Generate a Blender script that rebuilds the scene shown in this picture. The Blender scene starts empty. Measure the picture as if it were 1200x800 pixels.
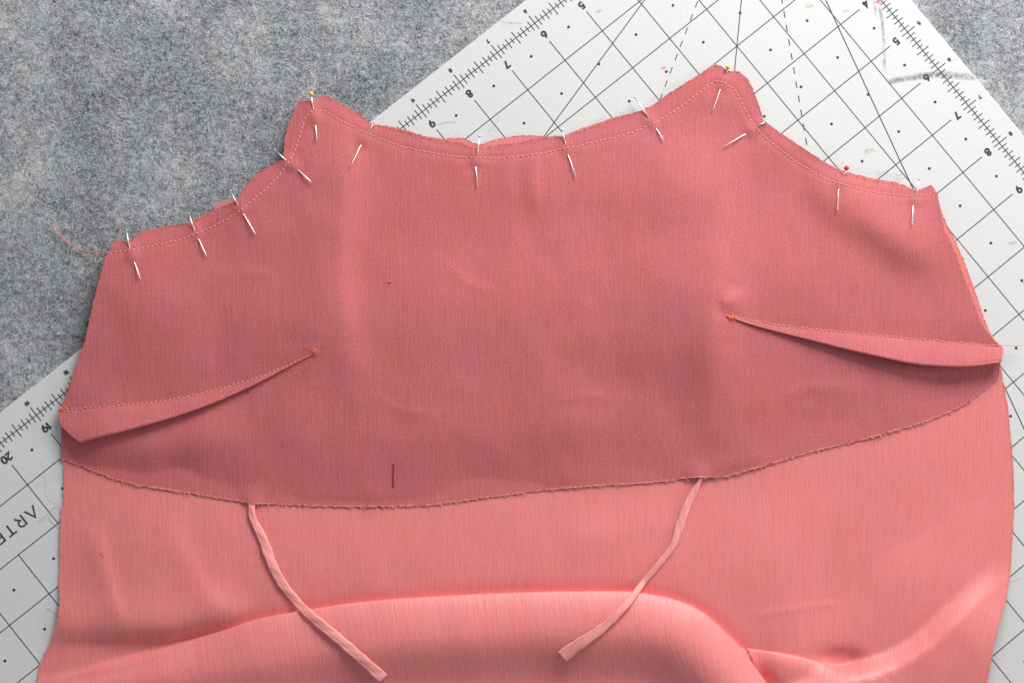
import bpy, math, random
import numpy as np
from mathutils import Matrix, Vector, noise as mnoise
from mathutils.geometry import delaunay_2d_cdt
random.seed(7); rng = np.random.default_rng(11)
SC = bpy.context.scene
COL = SC.collection
INCH = 0.0254

# ---------------------------------------------------------------- camera
# the cutting mat's inch grid (a along its left ruler, b along its right ruler) gave the camera pose
F_PX = 2500.0
R_MAT = np.array([[0.62824209, -0.77710043, -0.03777311],
                  [0.77630476, 0.62289937, 0.09668138],
                  [-0.05160229, -0.09006275, 0.99459836]])
C_MAT = np.array([7.12357048, 14.48208866, -43.46719037])
PHI = 0.89
M = np.array([[math.cos(PHI), -math.sin(PHI), 0], [-math.sin(PHI), -math.cos(PHI), 0], [0, 0, -1.0]])
ORG = np.array([9.1, 10.4, 0.0])
def grid3(a, b, z=0.0):
    """mat grid inches -> world metres (z in metres)"""
    w = M @ (np.array([b, a, 0.0]) - ORG) * INCH
    return np.array([w[0], w[1], z])
CAM = M @ (C_MAT - ORG) * INCH
RW = (M @ R_MAT.T)                     # columns: image right, image down, into the scene
def at(px, py, z=0.0):
    """where the sight line through a photograph pixel meets the level z (metres); arrays allowed"""
    px = np.asarray(px, float); py = np.asarray(py, float); z = np.asarray(z, float)
    d = (RW[:, 0][:, None] * (px.ravel() - 600) / F_PX + RW[:, 1][:, None] * (py.ravel() - 400) / F_PX + RW[:, 2][:, None])
    t = (z.ravel() - CAM[2]) / d[2]
    return (CAM[:, None] + d * t).T
def at1(px, py, z=0.0): return at([px], [py], [z])[0]

cam = bpy.data.cameras.new('camera'); co = bpy.data.objects.new('camera', cam); COL.objects.link(co)
cam.sensor_width = 36; cam.lens = F_PX / 1200 * 36; cam.clip_start = 0.05; cam.clip_end = 50
mw = Matrix([list(RW[0]), list(RW[1]), list(RW[2])]).to_4x4() @ Matrix.Diagonal((1, -1, -1, 1))
mw.translation = Vector(CAM); co.matrix_world = mw
SC.camera = co

# ---------------------------------------------------------------- light
w = bpy.data.worlds.new('World'); SC.world = w; w.use_nodes = True
bg = w.node_tree.nodes['Background']; bg.inputs[0].default_value = (0.91, 0.95, 1.0, 1); bg.inputs[1].default_value = 0.32
def area(name, loc, target, size, energy, color):
    l = bpy.data.lights.new(name, 'AREA'); l.shape = 'RECTANGLE'; l.size, l.size_y = size; l.energy = energy; l.color = color
    o = bpy.data.objects.new(name, l); COL.objects.link(o); o.location = loc
    o.rotation_euler = (Vector(target) - Vector(loc)).to_track_quat('-Z', 'Y').to_euler()
area('window_light', (0.33, 0.95, 0.51), (0.02, 0.02, 0), (0.7, 0.45), 17.0, (1.0, 0.985, 0.96))
area('side_fill_light', (1.7, 0.15, 0.55), (0.0, -0.05, 0), (0.5, 0.4), 9.5, (1.0, 0.95, 0.9))  # warm fill added from the right to bring out the upright creases
SC.view_settings.view_transform = 'Standard'; SC.view_settings.look = 'None'
SC.view_settings.exposure = 0.0; SC.view_settings.gamma = 1.0
SC.view_settings.use_curve_mapping = False

# ---------------------------------------------------------------- helpers
def lin(r, g, b):
    f = lambda c: (c / 255 / 12.92) if c / 255 <= 0.04045 else ((c / 255 + 0.055) / 1.055) ** 2.4
    return (f(r), f(g), f(b), 1)
def tag(o, label=None, cat=None, group=None, kind=None):
    if label: o['label'] = label
    if cat: o['category'] = cat
    if group: o['group'] = group
    if kind: o['kind'] = kind
    return o
def empty(name, loc, label, cat, group=None):
    o = bpy.data.objects.new(name, None); COL.objects.link(o); o.location = Vector(loc); o.empty_display_size = 0.01
    return tag(o, label, cat, group)
def mesh(name, V, F, mat, parent=None, smooth=True, uv=None, mats=None, mi=None):
    me = bpy.data.meshes.new(name)
    V = np.asarray(V, float)
    if parent is not None: V = V - np.array(parent_loc(parent))
    me.from_pydata(V.tolist(), [], [tuple(int(i) for i in f) for f in F])
    if smooth: me.polygons.foreach_set('use_smooth', [True] * len(me.polygons))
    for m_ in (mats or [mat]): me.materials.append(m_)
    if mi is not None: me.polygons.foreach_set('material_index', np.asarray(mi, dtype=np.int32))
    if uv is not None:
        l = me.uv_layers.new(name='flat'); idx = np.empty(len(me.loops), dtype=np.int32); me.loops.foreach_get('vertex_index', idx)
        l.data.foreach_set('uv', np.asarray(uv)[idx].ravel())
    me.update()
    o = bpy.data.objects.new(name, me); COL.objects.link(o)
    if parent is not None: o.parent = parent
    return o
def parent_loc(p):
    v = np.zeros(3)
    while p is not None: v = v + np.array(p.location); p = p.parent
    return v
class MB:
    def __init__(s): s.V = []; s.F = []; s.n = 0; s.mi = []
    def add(s, V, F, mi=0):
        V = np.asarray(V, float); s.V.append(V); s.F += [tuple(i + s.n for i in f) for f in F]; s.mi += [mi] * len(F); s.n += len(V)
    def tube(s, P, r, k=6, mi=0, cap=True):
        P = np.asarray(P, float); n = len(P)
        r = np.full(n, r, float) if np.isscalar(r) else np.asarray(r, float)
        T = np.gradient(P, axis=0); T /= np.linalg.norm(T, axis=1)[:, None] + 1e-12
        U = np.cross(T, [0, 0, 1.0]); bad = np.linalg.norm(U, axis=1) < 1e-4; U[bad] = [1, 0, 0]
        U /= np.linalg.norm(U, axis=1)[:, None]; W = np.cross(U, T)
        V = []
        for i in range(n):
            for j in range(k):
                t = 2 * math.pi * j / k; V.append(P[i] + r[i] * (math.cos(t) * U[i] + math.sin(t) * W[i]))
        Fc = [(i * k + j, i * k + (j + 1) % k, (i + 1) * k + (j + 1) % k, (i + 1) * k + j) for i in range(n - 1) for j in range(k)]
        if cap: Fc += [tuple(range(k))[::-1], tuple((n - 1) * k + j for j in range(k))]
        s.add(V, Fc, mi)
    def build(s, name, mat, parent=None, smooth=True, mats=None):
        return mesh(name, np.vstack(s.V), s.F, mat, parent, smooth, mats=mats, mi=s.mi if mats else None)
def poly(P, step):
    """resample a polyline at about this step"""
    P = np.asarray(P, float); d = np.r_[0, np.cumsum(np.linalg.norm(np.diff(P, axis=0), axis=1))]
    n = max(2, int(round(d[-1] / step)) + 1); t = np.linspace(0, d[-1], n)
    return np.stack([np.interp(t, d, P[:, i]) for i in range(P.shape[1])], 1)
def smoothline(P, it=2):
    P = np.asarray(P, float)
    for _ in range(it):
        Q = [P[0]]
        for i in range(len(P) - 1): Q += [P[i] * .75 + P[i + 1] * .25, P[i] * .25 + P[i + 1] * .75]
        Q.append(P[-1]); P = np.array(Q)
    return P
def sdist(px, py, L):
    """signed distance (positive on the right hand of the walk, i.e. below a left-to-right line) and share of the way along"""
    L = np.asarray(L, float); best = np.full(px.shape, 1e9); sg = np.ones(px.shape); al = np.zeros(px.shape)
    seg = np.linalg.norm(np.diff(L, axis=0), axis=1); cum = np.r_[0, np.cumsum(seg)]; tot = cum[-1]
    for i in range(len(L) - 1):
        ax, ay = L[i]; dx, dy = L[i + 1] - L[i]
        t = np.clip(((px - ax) * dx + (py - ay) * dy) / (dx * dx + dy * dy), 0, 1)
        qx, qy = ax + t * dx, ay + t * dy
        d = np.hypot(px - qx, py - qy); m_ = d < best - 1e-9
        cr = dx * (py - ay) - dy * (px - ax)
        best = np.where(m_, d, best); sg = np.where(m_, np.where(cr >= 0, 1, -1), sg); al = np.where(m_, (cum[i] + t * seg[i]) / tot, al)
    return best * sg, al
def sstep(x, a, b):
    t = np.clip((x - a) / (b - a), 0, 1); return t * t * (3 - 2 * t)
_tab = {}
def vnoise(x, y, seed=0):
    """smooth value noise, about -1..1"""
    if seed not in _tab: _tab[seed] = np.random.default_rng(seed).uniform(-1, 1, (256, 256))
    T = _tab[seed]; xi = np.floor(x).astype(int); yi = np.floor(y).astype(int); fx = x - xi; fy = y - yi
    fx = fx * fx * (3 - 2 * fx); fy = fy * fy * (3 - 2 * fy)
    g = lambda i, j: T[(xi + i) % 256, (yi + j) % 256]
    return (g(0, 0) * (1 - fx) + g(1, 0) * fx) * (1 - fy) + (g(0, 1) * (1 - fx) + g(1, 1) * fx) * fy

# ---------------------------------------------------------------- materials
def newmat(name):
    m = bpy.data.materials.new(name); m.use_nodes = True; nt = m.node_tree
    return m, nt, nt.nodes['Principled BSDF']
def simple(name, col, rough=0.6, metal=0.0, spec=0.5, var=0.0, vscale=2000):
    m, nt, b = newmat(name); b.inputs['Roughness'].default_value = rough; b.inputs['Metallic'].default_value = metal
    b.inputs['Specular IOR Level'].default_value = spec; b.inputs['Base Color'].default_value = col
    if var:
        tc = nt.nodes.new('ShaderNodeTexCoord'); n = nt.nodes.new('ShaderNodeTexNoise'); n.inputs['Scale'].default_value = vscale
        mx = nt.nodes.new('ShaderNodeMix'); mx.data_type = 'RGBA'
        mx.inputs[6].default_value = tuple(c * (1 - var) for c in col[:3]) + (1,); mx.inputs[7].default_value = tuple(min(1, c * (1 + var)) for c in col[:3]) + (1,)
        nt.links.new(tc.outputs['Object'], n.inputs['Vector']); nt.links.new(n.outputs['Fac'], mx.inputs[0]); nt.links.new(mx.outputs[2], b.inputs['Base Color'])
    return m
def node(nt, t, **kw):
    n = nt.nodes.new(t)
    for k, v in kw.items(): setattr(n, k, v)
    return n
def tnoise(nt, src, scale, detail=2, rough=0.5, mapping=None):
    if mapping:
        mp = node(nt, 'ShaderNodeMapping'); mp.inputs['Scale'].default_value = mapping; nt.links.new(src, mp.inputs[0]); src = mp.outputs[0]
    n = node(nt, 'ShaderNodeTexNoise'); n.inputs['Scale'].default_value = scale; n.inputs['Detail'].default_value = detail; n.inputs['Roughness'].default_value = rough
    nt.links.new(src, n.inputs['Vector']); return n.outputs['Fac']
def math_(nt, op, a, b=None, c=None):
    n = node(nt, 'ShaderNodeMath', operation=op)
    for i, v in enumerate((a, b, c)):
        if v is None: continue
        if isinstance(v, (int, float)): n.inputs[i].default_value = v
        else: nt.links.new(v, n.inputs[i])
    return n.outputs[0]
def ramp(nt, src, stops):
    r = node(nt, 'ShaderNodeValToRGB'); e = r.color_ramp.elements
    e[0].position, e[0].color = stops[0]; e[1].position, e[1].color = stops[-1]
    for p, c in stops[1:-1]: q = e.new(p); q.color = c
    nt.links.new(src, r.inputs[0]); return r.outputs[0]
def mixc(nt, fac, a, b, mode='MIX'):
    n = node(nt, 'ShaderNodeMix', data_type='RGBA', blend_type=mode)
    for i, v in ((0, fac), (6, a), (7, b)):
        if isinstance(v, (int, float)): n.inputs[i].default_value = v
        elif isinstance(v, tuple): n.inputs[i].default_value = v
        else: nt.links.new(v, n.inputs[i])
    return n.outputs[2]

def cloth(name, base, warm, rough, sheen, sheen_tint, streak, grain, bump, spec):
    """crinkled woven cloth; 'flat' UVs are centimetres on the cloth, warp runs along v"""
    m, nt, b = newmat(name)
    uv = node(nt, 'ShaderNodeUVMap', uv_map='flat').outputs[0]
    big = tnoise(nt, uv, 0.35, 3, 0.6)
    st1 = tnoise(nt, uv, 1.0, 2, 0.6, (6.5, 0.35, 1)); st2 = tnoise(nt, uv, 1.0, 2, 0.65, (17.0, 0.8, 1))
    gr = tnoise(nt, uv, 1.0, 2, 0.7, (19.0, 14.0, 1)); gr2 = tnoise(nt, uv, 1.0, 1, 0.5, (10.0, 8.0, 1))
    wv = tnoise(nt, uv, 1.0, 1, 0.5, (7.0, 24.0, 1))
    c = mixc(nt, ramp(nt, big, [(0.3, (0, 0, 0, 1)), (0.7, (1, 1, 1, 1))]), base, warm)
    def mod(src, amt, lo=0.32, hi=0.68):
        return ramp(nt, src, [(lo, (1 - amt, 1 - amt * 1.15, 1 - amt * 1.1, 1)), (hi, (1 + amt, 1 + amt * 1.15, 1 + amt * 1.1, 1))])
    for s, a in ((st1, streak * .7), (st2, streak), (gr, grain), (gr2, grain * .7), (wv, grain * .5)):
        # ramps clip above one, so spread round 1 by scaling
        k = ramp(nt, s, [(0.3, (1 - 2 * a, 1 - 2.3 * a, 1 - 2.2 * a, 1)), (0.7, (1, 1, 1, 1))]); c = mixc(nt, 1.0, c, k, 'MULTIPLY')
    st3 = tnoise(nt, uv, 1.0, 1, 0.5, (20.0, 1.1, 1))       # thin darker slubs
    c = mixc(nt, 1.0, c, ramp(nt, st3, [(0.27, (1 - streak * 3, 1 - streak * 3.6, 1 - streak * 3.6, 1)), (0.36, (1, 1, 1, 1))]), 'MULTIPLY')
    nt.links.new(c, b.inputs['Base Color'])
    b.inputs['Roughness'].default_value = rough; b.inputs['Specular IOR Level'].default_value = spec
    b.inputs['Sheen Weight'].default_value = sheen; b.inputs['Sheen Roughness'].default_value = 0.4; b.inputs['Sheen Tint'].default_value = sheen_tint
    h = math_(nt, 'ADD', math_(nt, 'MULTIPLY', st2, 1.0), math_(nt, 'ADD', math_(nt, 'MULTIPLY', gr, 0.5), math_(nt, 'MULTIPLY', st1, 1.2)))
    bp = node(nt, 'ShaderNodeBump'); bp.inputs['Strength'].default_value = 1.0; bp.inputs['Distance'].default_value = bump
    nt.links.new(h, bp.inputs['Height']); nt.links.new(bp.outputs[0], b.inputs['Normal'])
    return m
M_LIN = cloth('rose_cloth_wrong_side', lin(225, 124, 131), lin(228, 123, 121), 0.7, 0.2, lin(255, 190, 200), 0.045, 0.11, 0.00014, 0.3)
M_DRS = cloth('coral_satin_right_side', lin(251, 146, 147), lin(252, 145, 140), 0.45, 0.3, lin(255, 185, 205), 0.042, 0.055, 0.00014, 0.6)
for m_, wt_ in ((M_DRS, 0.35),):
    b_ = m_.node_tree.nodes['Principled BSDF']; b_.inputs['Subsurface Weight'].default_value = wt_; b_.inputs['Subsurface Scale'].default_value = 0.004; b_.inputs['Subsurface Radius'].default_value = (1.0, 0.22, 0.16)
M_STRAP = cloth('coral_satin_strap', lin(252, 164, 163), lin(252, 163, 157), 0.45, 0.25, lin(255, 200, 205), 0.03, 0.03, 0.0001, 0.4)
M_STITCH = simple('peach_sewing_thread', lin(248, 168, 146), 0.6, var=0.2)
M_THREAD = simple('orange_sewing_thread', lin(250, 135, 100), 0.6, var=0.15)
M_FRAY = simple('frayed_coral_yarn', lin(250, 160, 155), 0.7, var=0.25)
M_FRAYD = simple('frayed_rose_yarn', lin(190, 90, 95), 0.7, var=0.25)
M_TACK = simple('dark_rose_thread', lin(140, 50, 62), 0.7)
M_STEEL = simple('pin_steel', (0.82, 0.82, 0.80, 1), 0.32, 0.85)
M_YEL = simple('yellow_pin_glass', lin(240, 196, 84), 0.18); M_RED = simple('red_pin_glass', lin(222, 48, 64), 0.18)
M_PEARL = simple('pearl_pin_head', lin(225, 222, 215), 0.25)
M_INK = simple('slate_print_ink', lin(62, 74, 84), 0.65, spec=0.3, var=0.3, vscale=700)
M_INKD = simple('dark_print_ink', lin(54, 60, 70), 0.65, spec=0.3, var=0.2, vscale=900)
M_HAIR = simple('grey_lint', lin(105, 100, 100), 0.8)

# felt
def felt_mat():
    m, nt, b = newmat('grey_wool_felt'); tc = node(nt, 'ShaderNodeTexCoord').outputs['Object']
    warp = node(nt, 'ShaderNodeTexNoise'); warp.inputs['Scale'].default_value = 120; warp.inputs['Detail'].default_value = 2; nt.links.new(tc, warp.inputs['Vector'])
    v = node(nt, 'ShaderNodeVectorMath', operation='MULTIPLY_ADD'); nt.links.new(warp.outputs['Color'], v.inputs[0]); v.inputs[1].default_value = (0.008, 0.008, 0.008); nt.links.new(tc, v.inputs[2])
    big = tnoise(nt, tc, 26, 2, 0.5); mid = tnoise(nt, v.outputs[0], 260, 4, 0.75); fine = tnoise(nt, v.outputs[0], 800, 3, 0.75)
    s = math_(nt, 'ADD', math_(nt, 'MULTIPLY', big, 0.38), math_(nt, 'ADD', math_(nt, 'MULTIPLY', mid, 0.62), math_(nt, 'MULTIPLY', fine, 0.65)))
    c = ramp(nt, s, [(0.58, lin(66, 68, 74)), (0.74, lin(136, 139, 144)), (0.85, lin(168, 170, 173)), (1.02, lin(206, 206, 206))])
    hue = ramp(nt, tnoise(nt, tc, 60, 3, 0.6), [(0.35, (0.93, 0.98, 1.0, 1)), (0.65, (1.0, 0.97, 0.97, 1))])
    nt.links.new(mixc(nt, 1.0, c, hue, 'MULTIPLY'), b.inputs['Base Color']); b.inputs['Roughness'].default_value = 0.95; b.inputs['Specular IOR Level'].default_value = 0.1
    bp = node(nt, 'ShaderNodeBump'); bp.inputs['Distance'].default_value = 0.0012; bp.inputs['Strength'].default_value = 0.8
    nt.links.new(s, bp.inputs['Height']); nt.links.new(bp.outputs[0], b.inputs['Normal'])
    return m
M_FELT = felt_mat()
M_FIB = [simple('wool_fibre_pale', lin(212, 213, 216), 0.9, spec=0.1), simple('wool_fibre_grey', lin(140, 143, 148), 0.9, spec=0.1), simple('wool_fibre_dark', lin(58, 60, 68), 0.9, spec=0.1)]

# board of the cutting mat: off-white plastic with faint dirt
def board_mat():
    m, nt, b = newmat('offwhite_mat_plastic'); tc = node(nt, 'ShaderNodeTexCoord').outputs['Object']
    n1 = tnoise(nt, tc, 14, 3, 0.6); n2 = tnoise(nt, tc, 1500, 2, 0.6); n3 = tnoise(nt, tc, 260, 4, 0.75)
    c = mixc(nt, n1, lin(213, 214, 214), lin(218, 218, 217))
    c = mixc(nt, 1.0, c, ramp(nt, n2, [(0.3, (0.94, 0.94, 0.94, 1)), (0.7, (1, 1, 1, 1))]), 'MULTIPLY')
    c = mixc(nt, 1.0, c, ramp(nt, n3, [(0.24, (0.8, 0.78, 0.72, 1)), (0.30, (1, 1, 1, 1))]), 'MULTIPLY')
    nt.links.new(c, b.inputs['Base Color']); b.inputs['Roughness'].default_value = 0.55; b.inputs['Specular IOR Level'].default_value = 0.35
    bp = node(nt, 'ShaderNodeBump'); bp.inputs['Distance'].default_value = 0.00008; nt.links.new(n2, bp.inputs['Height']); nt.links.new(bp.outputs[0], b.inputs['Normal'])
    return m
M_BOARD = board_mat()
def smudge_mat(name, col, dens, scale=420):
    m, nt, b = newmat(name); uv = node(nt, 'ShaderNodeUVMap', uv_map='flat').outputs[0]; tc = node(nt, 'ShaderNodeTexCoord').outputs['Object']
    sep = node(nt, 'ShaderNodeSeparateXYZ'); nt.links.new(uv, sep.inputs[0])
    u, v = sep.outputs[0], sep.outputs[1]
    edge = math_(nt, 'SUBTRACT', 1.0, math_(nt, 'POWER', math_(nt, 'ABSOLUTE', math_(nt, 'MULTIPLY_ADD', v, 2.0, -1.0)), 2.0))
    ends = math_(nt, 'MINIMUM', 1.0, math_(nt, 'MULTIPLY', math_(nt, 'MULTIPLY', u, math_(nt, 'SUBTRACT', 1.0, u)), 14.0))
    n = tnoise(nt, tc, scale, 3, 0.7); nn = ramp(nt, n, [(0.34, (0, 0, 0, 1)), (0.66, (1, 1, 1, 1))])
    a = math_(nt, 'MULTIPLY', math_(nt, 'MULTIPLY', edge, ends), math_(nt, 'MULTIPLY', nn, dens))
    nt.links.new(a, b.inputs['Alpha']); b.inputs['Base Color'].default_value = col; b.inputs['Roughness'].default_value = 0.7
    return m
M_SMUDGE = smudge_mat('graphite_smudge', lin(110, 108, 106), 0.62)
M_SMUDGEF = smudge_mat('faint_graphite_smudge', lin(140, 138, 136), 0.6)
M_STAIN = smudge_mat('ochre_stain', lin(186, 172, 140), 0.55, 900)
M_PINK = smudge_mat('pink_chalk_mark', lin(250, 120, 132), 0.9, 300)

# ---------------------------------------------------------------- the surface: grey felt
FELT_Z = -0.0032
def felt_h(x, y):
    return FELT_Z + 0.0004 * vnoise(x * 60, y * 60, 3) + 0.00025 * vnoise(x * 260, y * 260, 4)
nx, ny = 420, 340
gx, gy = np.meshgrid(np.linspace(-0.45, 0.45, nx), np.linspace(-0.36, 0.36, ny))
gz = felt_h(gx, gy)
V = np.stack([gx.ravel(), gy.ravel(), gz.ravel()], 1)
ii = np.arange(nx * ny).reshape(ny, nx)
F = np.stack([ii[:-1, :-1].ravel(), ii[:-1, 1:].ravel(), ii[1:, 1:].ravel(), ii[1:, :-1].ravel()], 1)
tag(mesh('felt_surface', V, F.tolist(), M_FELT), kind='structure')

# ---------------------------------------------------------------- the cutting mat
mat0 = empty('cutting_mat', grid3(-0.5, -0.5, -0.003), 'off-white cutting mat with dark inch grid, lying on grey felt under the cloth', 'cutting mat')
A0, A1, B0, B1 = -0.5, 24.5, -0.5, 18.5
def board():
    th = 0.003; r = 0.35; pts = []
    for (ca, cb, s0) in ((A0 + r, B0 + r, 180), (A1 - r, B0 + r, 270), (A1 - r, B1 - r, 0), (A0 + r, B1 - r, 90)):
        for k in range(7): t = math.radians(s0 + k * 15); pts.append((ca + r * math.cos(t), cb + r * math.sin(t)))
    n = len(pts); V = []; be = 0.016
    for (z, o) in ((-th, 0), (-0.0003, 0), (0, be)):
        for (a, b_) in pts:
            ca, cb = (A0 + A1) / 2, (B0 + B1) / 2
            V.append(grid3(a - o * np.sign(a - ca), b_ - o * np.sign(b_ - cb), z))
    F = [tuple(range(2 * n, 3 * n))]
    for l in (0, 1): F += [(l * n + i, l * n + (i + 1) % n, (l + 1) * n + (i + 1) % n, (l + 1) * n + i) for i in range(n)]
    return mesh('board', V, F, M_BOARD, mat0, smooth=False)
board()
PZ = 0.00006
def line_to(mb, a0, b0, a1, b1, w_, z=PZ):
    p, q = grid3(a0, b0, z), grid3(a1, b1, z); d = q - p; d /= np.linalg.norm(d); n = np.array([-d[1], d[0], 0]) * w_ * INCH / 2
    mb.add([p - n, q - n, q + n, p + n], [(0, 1, 2, 3)])
LW = 0.0185
g = MB(); AM, BM = 24, 18
def clear(v): return 0.48
for a in range(1, AM):
    if a <= 20: line_to(g, a, 0.48, a, 2 if a == 20 else BM, LW)
    elif a == 21: line_to(g, a, 2, a, BM, LW)
    elif a >= 22: line_to(g, a, 2, a, 4 if a > 21 else BM, LW)
for b in range(1, BM):
    line_to(g, 0.48, b, AM, b, LW, PZ + 0.00003)
g.build('printed_grid_line', M_INK, mat0, False)
g = MB(); line_to(g, 0, 0, AM, 0, LW, PZ); line_to(g, 0, 0, 0, BM, LW, PZ + 0.00003)
g.build('printed_ruler_line', M_INK, mat0, False)
g = MB()
def tick(i):                         # ten to the inch
    k = i % 10
    return (0.2, 0.148) if k == 0 else (0.155, 0.155) if k == 5 else (0.115, 0.115) if k % 2 else (0.072, 0.072)
for i in range(1, AM * 10):
    o, n = tick(i); line_to(g, i / 10, -o, i / 10, n, LW, PZ + 0.00003)
for i in range(1, BM * 10):
    o, n = tick(i); line_to(g, -o, i / 10, n, i / 10, LW, PZ + 0.00006)
tag(g.build('printed_ruler_tick', M_INK, mat0, False), kind='stuff')
g = MB()
for a in range(0, AM):
    for b in range(0, BM):
        if a >= 20 and b == 1: continue
        c = grid3(a + .5, b + .5, PZ); g.add([c + np.array([math.cos(t), math.sin(t), 0]) * 0.031 * INCH for t in np.linspace(0, 2 * math.pi, 10, endpoint=False)], [tuple(range(10))])
tag(g.build('printed_dot', M_INKD, mat0, False), kind='stuff')
g = MB(); t15 = math.tan(math.radians(15)); t30 = math.tan(math.radians(30))
line_to(g, 1.4, 1.4, 18, 18, LW, PZ + 0.00006)
line_to(g, 1.4, 1.4 * t15, 22, 22 * t15, LW, PZ + 0.00006); line_to(g, 1.4 * t15, 1.4, 18 * t15, 18, LW, PZ + 0.00006)
g.build('printed_angle_line', M_INK, mat0, False)
g = MB()
s = 2.6
while s < 20:
    c, d = math.cos(math.radians(30)), math.sin(math.radians(30)); e = s + 0.14
    line_to(g, s * c, s * d, e * c, e * d, LW, PZ + 0.00009)
    if s < 6.4: line_to(g, s * d, s * c, e * d, e * c, LW, PZ + 0.00009)
    s += 0.302
tag(g.build('printed_dashed_line', M_INK, mat0, False), kind='stuff')
# numerals: strokes in a unit-high box
def arc(cx, cy, rx, ry, t0, t1, n=14): return [(cx + rx * math.cos(math.radians(t)), cy + ry * math.sin(math.radians(t))) for t in np.linspace(t0, t1, n)]
GL = {'0': [arc(.34, .5, .27, .42, 0, 360, 24)], '1': [[(.05, .80), (.27, .93), (.27, .05)]],
      '2': [arc(.32, .68, .24, .25, 165, -35, 12) + [(.07, .08), (.62, .08)]],
      '4': [[(.62, .26), (.06, .26), (.44, .93), (.44, .02)]],
      '5': [[(.55, .92), (.17, .92), (.13, .52)] + arc(.31, .34, .26, .26, 110, -150, 14)],
      '6': [arc(.33, .32, .26, .26, 0, 360, 20), [(.09, .40), (.15, .62), (.40, .95)]],
      '7': [[(.04, .92), (.58, .92), (.22, .03)]],
      '8': [arc(.33, .29, .25, .23, 0, 360, 18), arc(.33, .73, .20, .19, 0, 360, 16)],
      '9': [arc(.33, .68, .26, .26, 0, 360, 20), [(.57, .60), (.51, .38), (.26, .05)]],
      'A': [[(.0, 0), (.44, .98), (.88, 0)]], 'R': [[(.1, 0), (.1, .95), (.45, .95)] + arc(.45, .68, .25, .27, 90, -90, 10) + [(.3, .41)], [(.42, .41), (.74, 0)]],
      'T': [[(.0, .95), (.8, .95)], [(.4, .95), (.4, 0)]], 'E': [[(.68, .95), (.1, .95), (.1, .03), (.68, .03)], [(.1, .5), (.6, .5)]],
      'Z': [[(.03, .95), (.7, .95), (.03, .05), (.72, .05)]]}
def glyph(mb, ch, a, b, h, wt, z):
    """(a,b): lower left corner; text runs along +a and stands up along +b"""
    for k, st in enumerate(GL[ch]):
        P = np.array(st) * h; closed = np.linalg.norm(P[0] - P[-1]) < 1e-6
        T = np.gradient(P, axis=0)
        if closed: T[0] = T[-1] = P[1] - P[-2]
        d = [P[i + 1] - P[i] for i in range(len(P) - 1)]; N = []
        for i in range(len(P)):
            d0 = d[max(i - 1, 0)] if not (closed and i == 0) else d[-1]; d1 = d[min(i, len(d) - 1)] if not (closed and i == len(P) - 1) else d[0]
            d0 = d0 / np.linalg.norm(d0); d1 = d1 / np.linalg.norm(d1); n0 = np.array([-d0[1], d0[0]]); n1 = np.array([-d1[1], d1[0]])
            m_ = n0 + n1; m_ /= np.linalg.norm(m_); N.append(m_ / max(0.5, m_ @ n0))
        L = [P[i] + N[i] * wt / 2 for i in range(len(P))] + [P[i] - N[i] * wt / 2 for i in range(len(P))]; n = len(P)
        mb.add([grid3(a + p[0], b + p[1], z + k * 0.00002) for p in L], [(i, i + 1, n + i + 1, n + i) for i in range(n - 1)])
def number(txt, a, b, h, wt, mat):
    """centred on (a, b)"""
    adv = {'1': .46, '7': .66}; W = sum(adv.get(c, .72) for c in txt) * h; mb = MB(); x = a - W / 2
    for c in txt: glyph(mb, c, x, b - h / 2, h, wt, PZ + 0.00012); x += adv.get(c, .72) * h
    mb.build('numeral', mat, mat0, False)
for n in (5, 6, 7, 8, 9, 19, 20, 21): number(str(n), n, 0.315, 0.165, 0.036, M_INKD) if n != 21 else None
for n in (4, 5, 6, 7, 8, 9): number(str(n), 0.315, n, 0.165, 0.036, M_INKD)
for n in (6, 7, 8, 9, 18, 19): number(str(n), n, -0.31, 0.085, 0.022, M_INKD)
for n in (5, 6, 7, 8): number(str(n), -0.31, n, 0.085, 0.022, M_INKD)
mb = MB(); x = 20.17
for c in 'ARTEZA':
    glyph(mb, c, x, 1.385, 0.235, 0.03, PZ + 0.00012); x += {'A': .29, 'R': .27, 'T': .27, 'E': .26, 'Z': .26}[c]
mb.build('lettering', M_INKD, mat0, False)
def strip(name, P, wd, mat, parent, z=PZ + 0.0002, label=None):
    P = poly(P, 4); T = np.gradient(P, axis=0); T /= np.linalg.norm(T, axis=1)[:, None]; N = np.stack([-T[:, 1], T[:, 0]], 1)
    n = len(P); wd = np.interp(np.linspace(0, 1, n), np.linspace(0, 1, len(wd)), wd)[:, None]
    W = np.vstack([P + N * wd / 2, P - N * wd / 2]); V = at(W[:, 0], W[:, 1], np.full(2 * n, z))
    u = np.linspace(0, 1, n); uv = np.vstack([np.stack([u, u * 0], 1), np.stack([u, u * 0 + 1], 1)])
    o = mesh(name, V, [(i, i + 1, n + i + 1, n + i) for i in range(n - 1)], mat, parent, False, uv=uv)
    return o
strip('graphite_smudge', [(1030, 6), (1034, 24), (1036, 48), (1037, 84)], [5, 4, 4, 5], M_SMUDGEF, mat0)
strip('graphite_smudge', [(1024, 0), (1026, 10), (1027, 20)], [3, 3], M_SMUDGEF, mat0)
strip('graphite_smudge', [(1040, 96), (1055, 93), (1080, 89), (1100, 87), (1118, 88), (1147, 91)], [7, 8, 9, 10, 10, 9], M_SMUDGE, mat0)
strip('graphite_smudge', [(1041, 95), (1050, 95), (1056, 94)], [7, 6], M_SMUDGE, mat0, PZ + 0.00026)
strip('graphite_smudge', [(586, 24), (592, 27), (612, 27.5)], [1.2, 1.2], M_SMUDGE, mat0)
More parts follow.
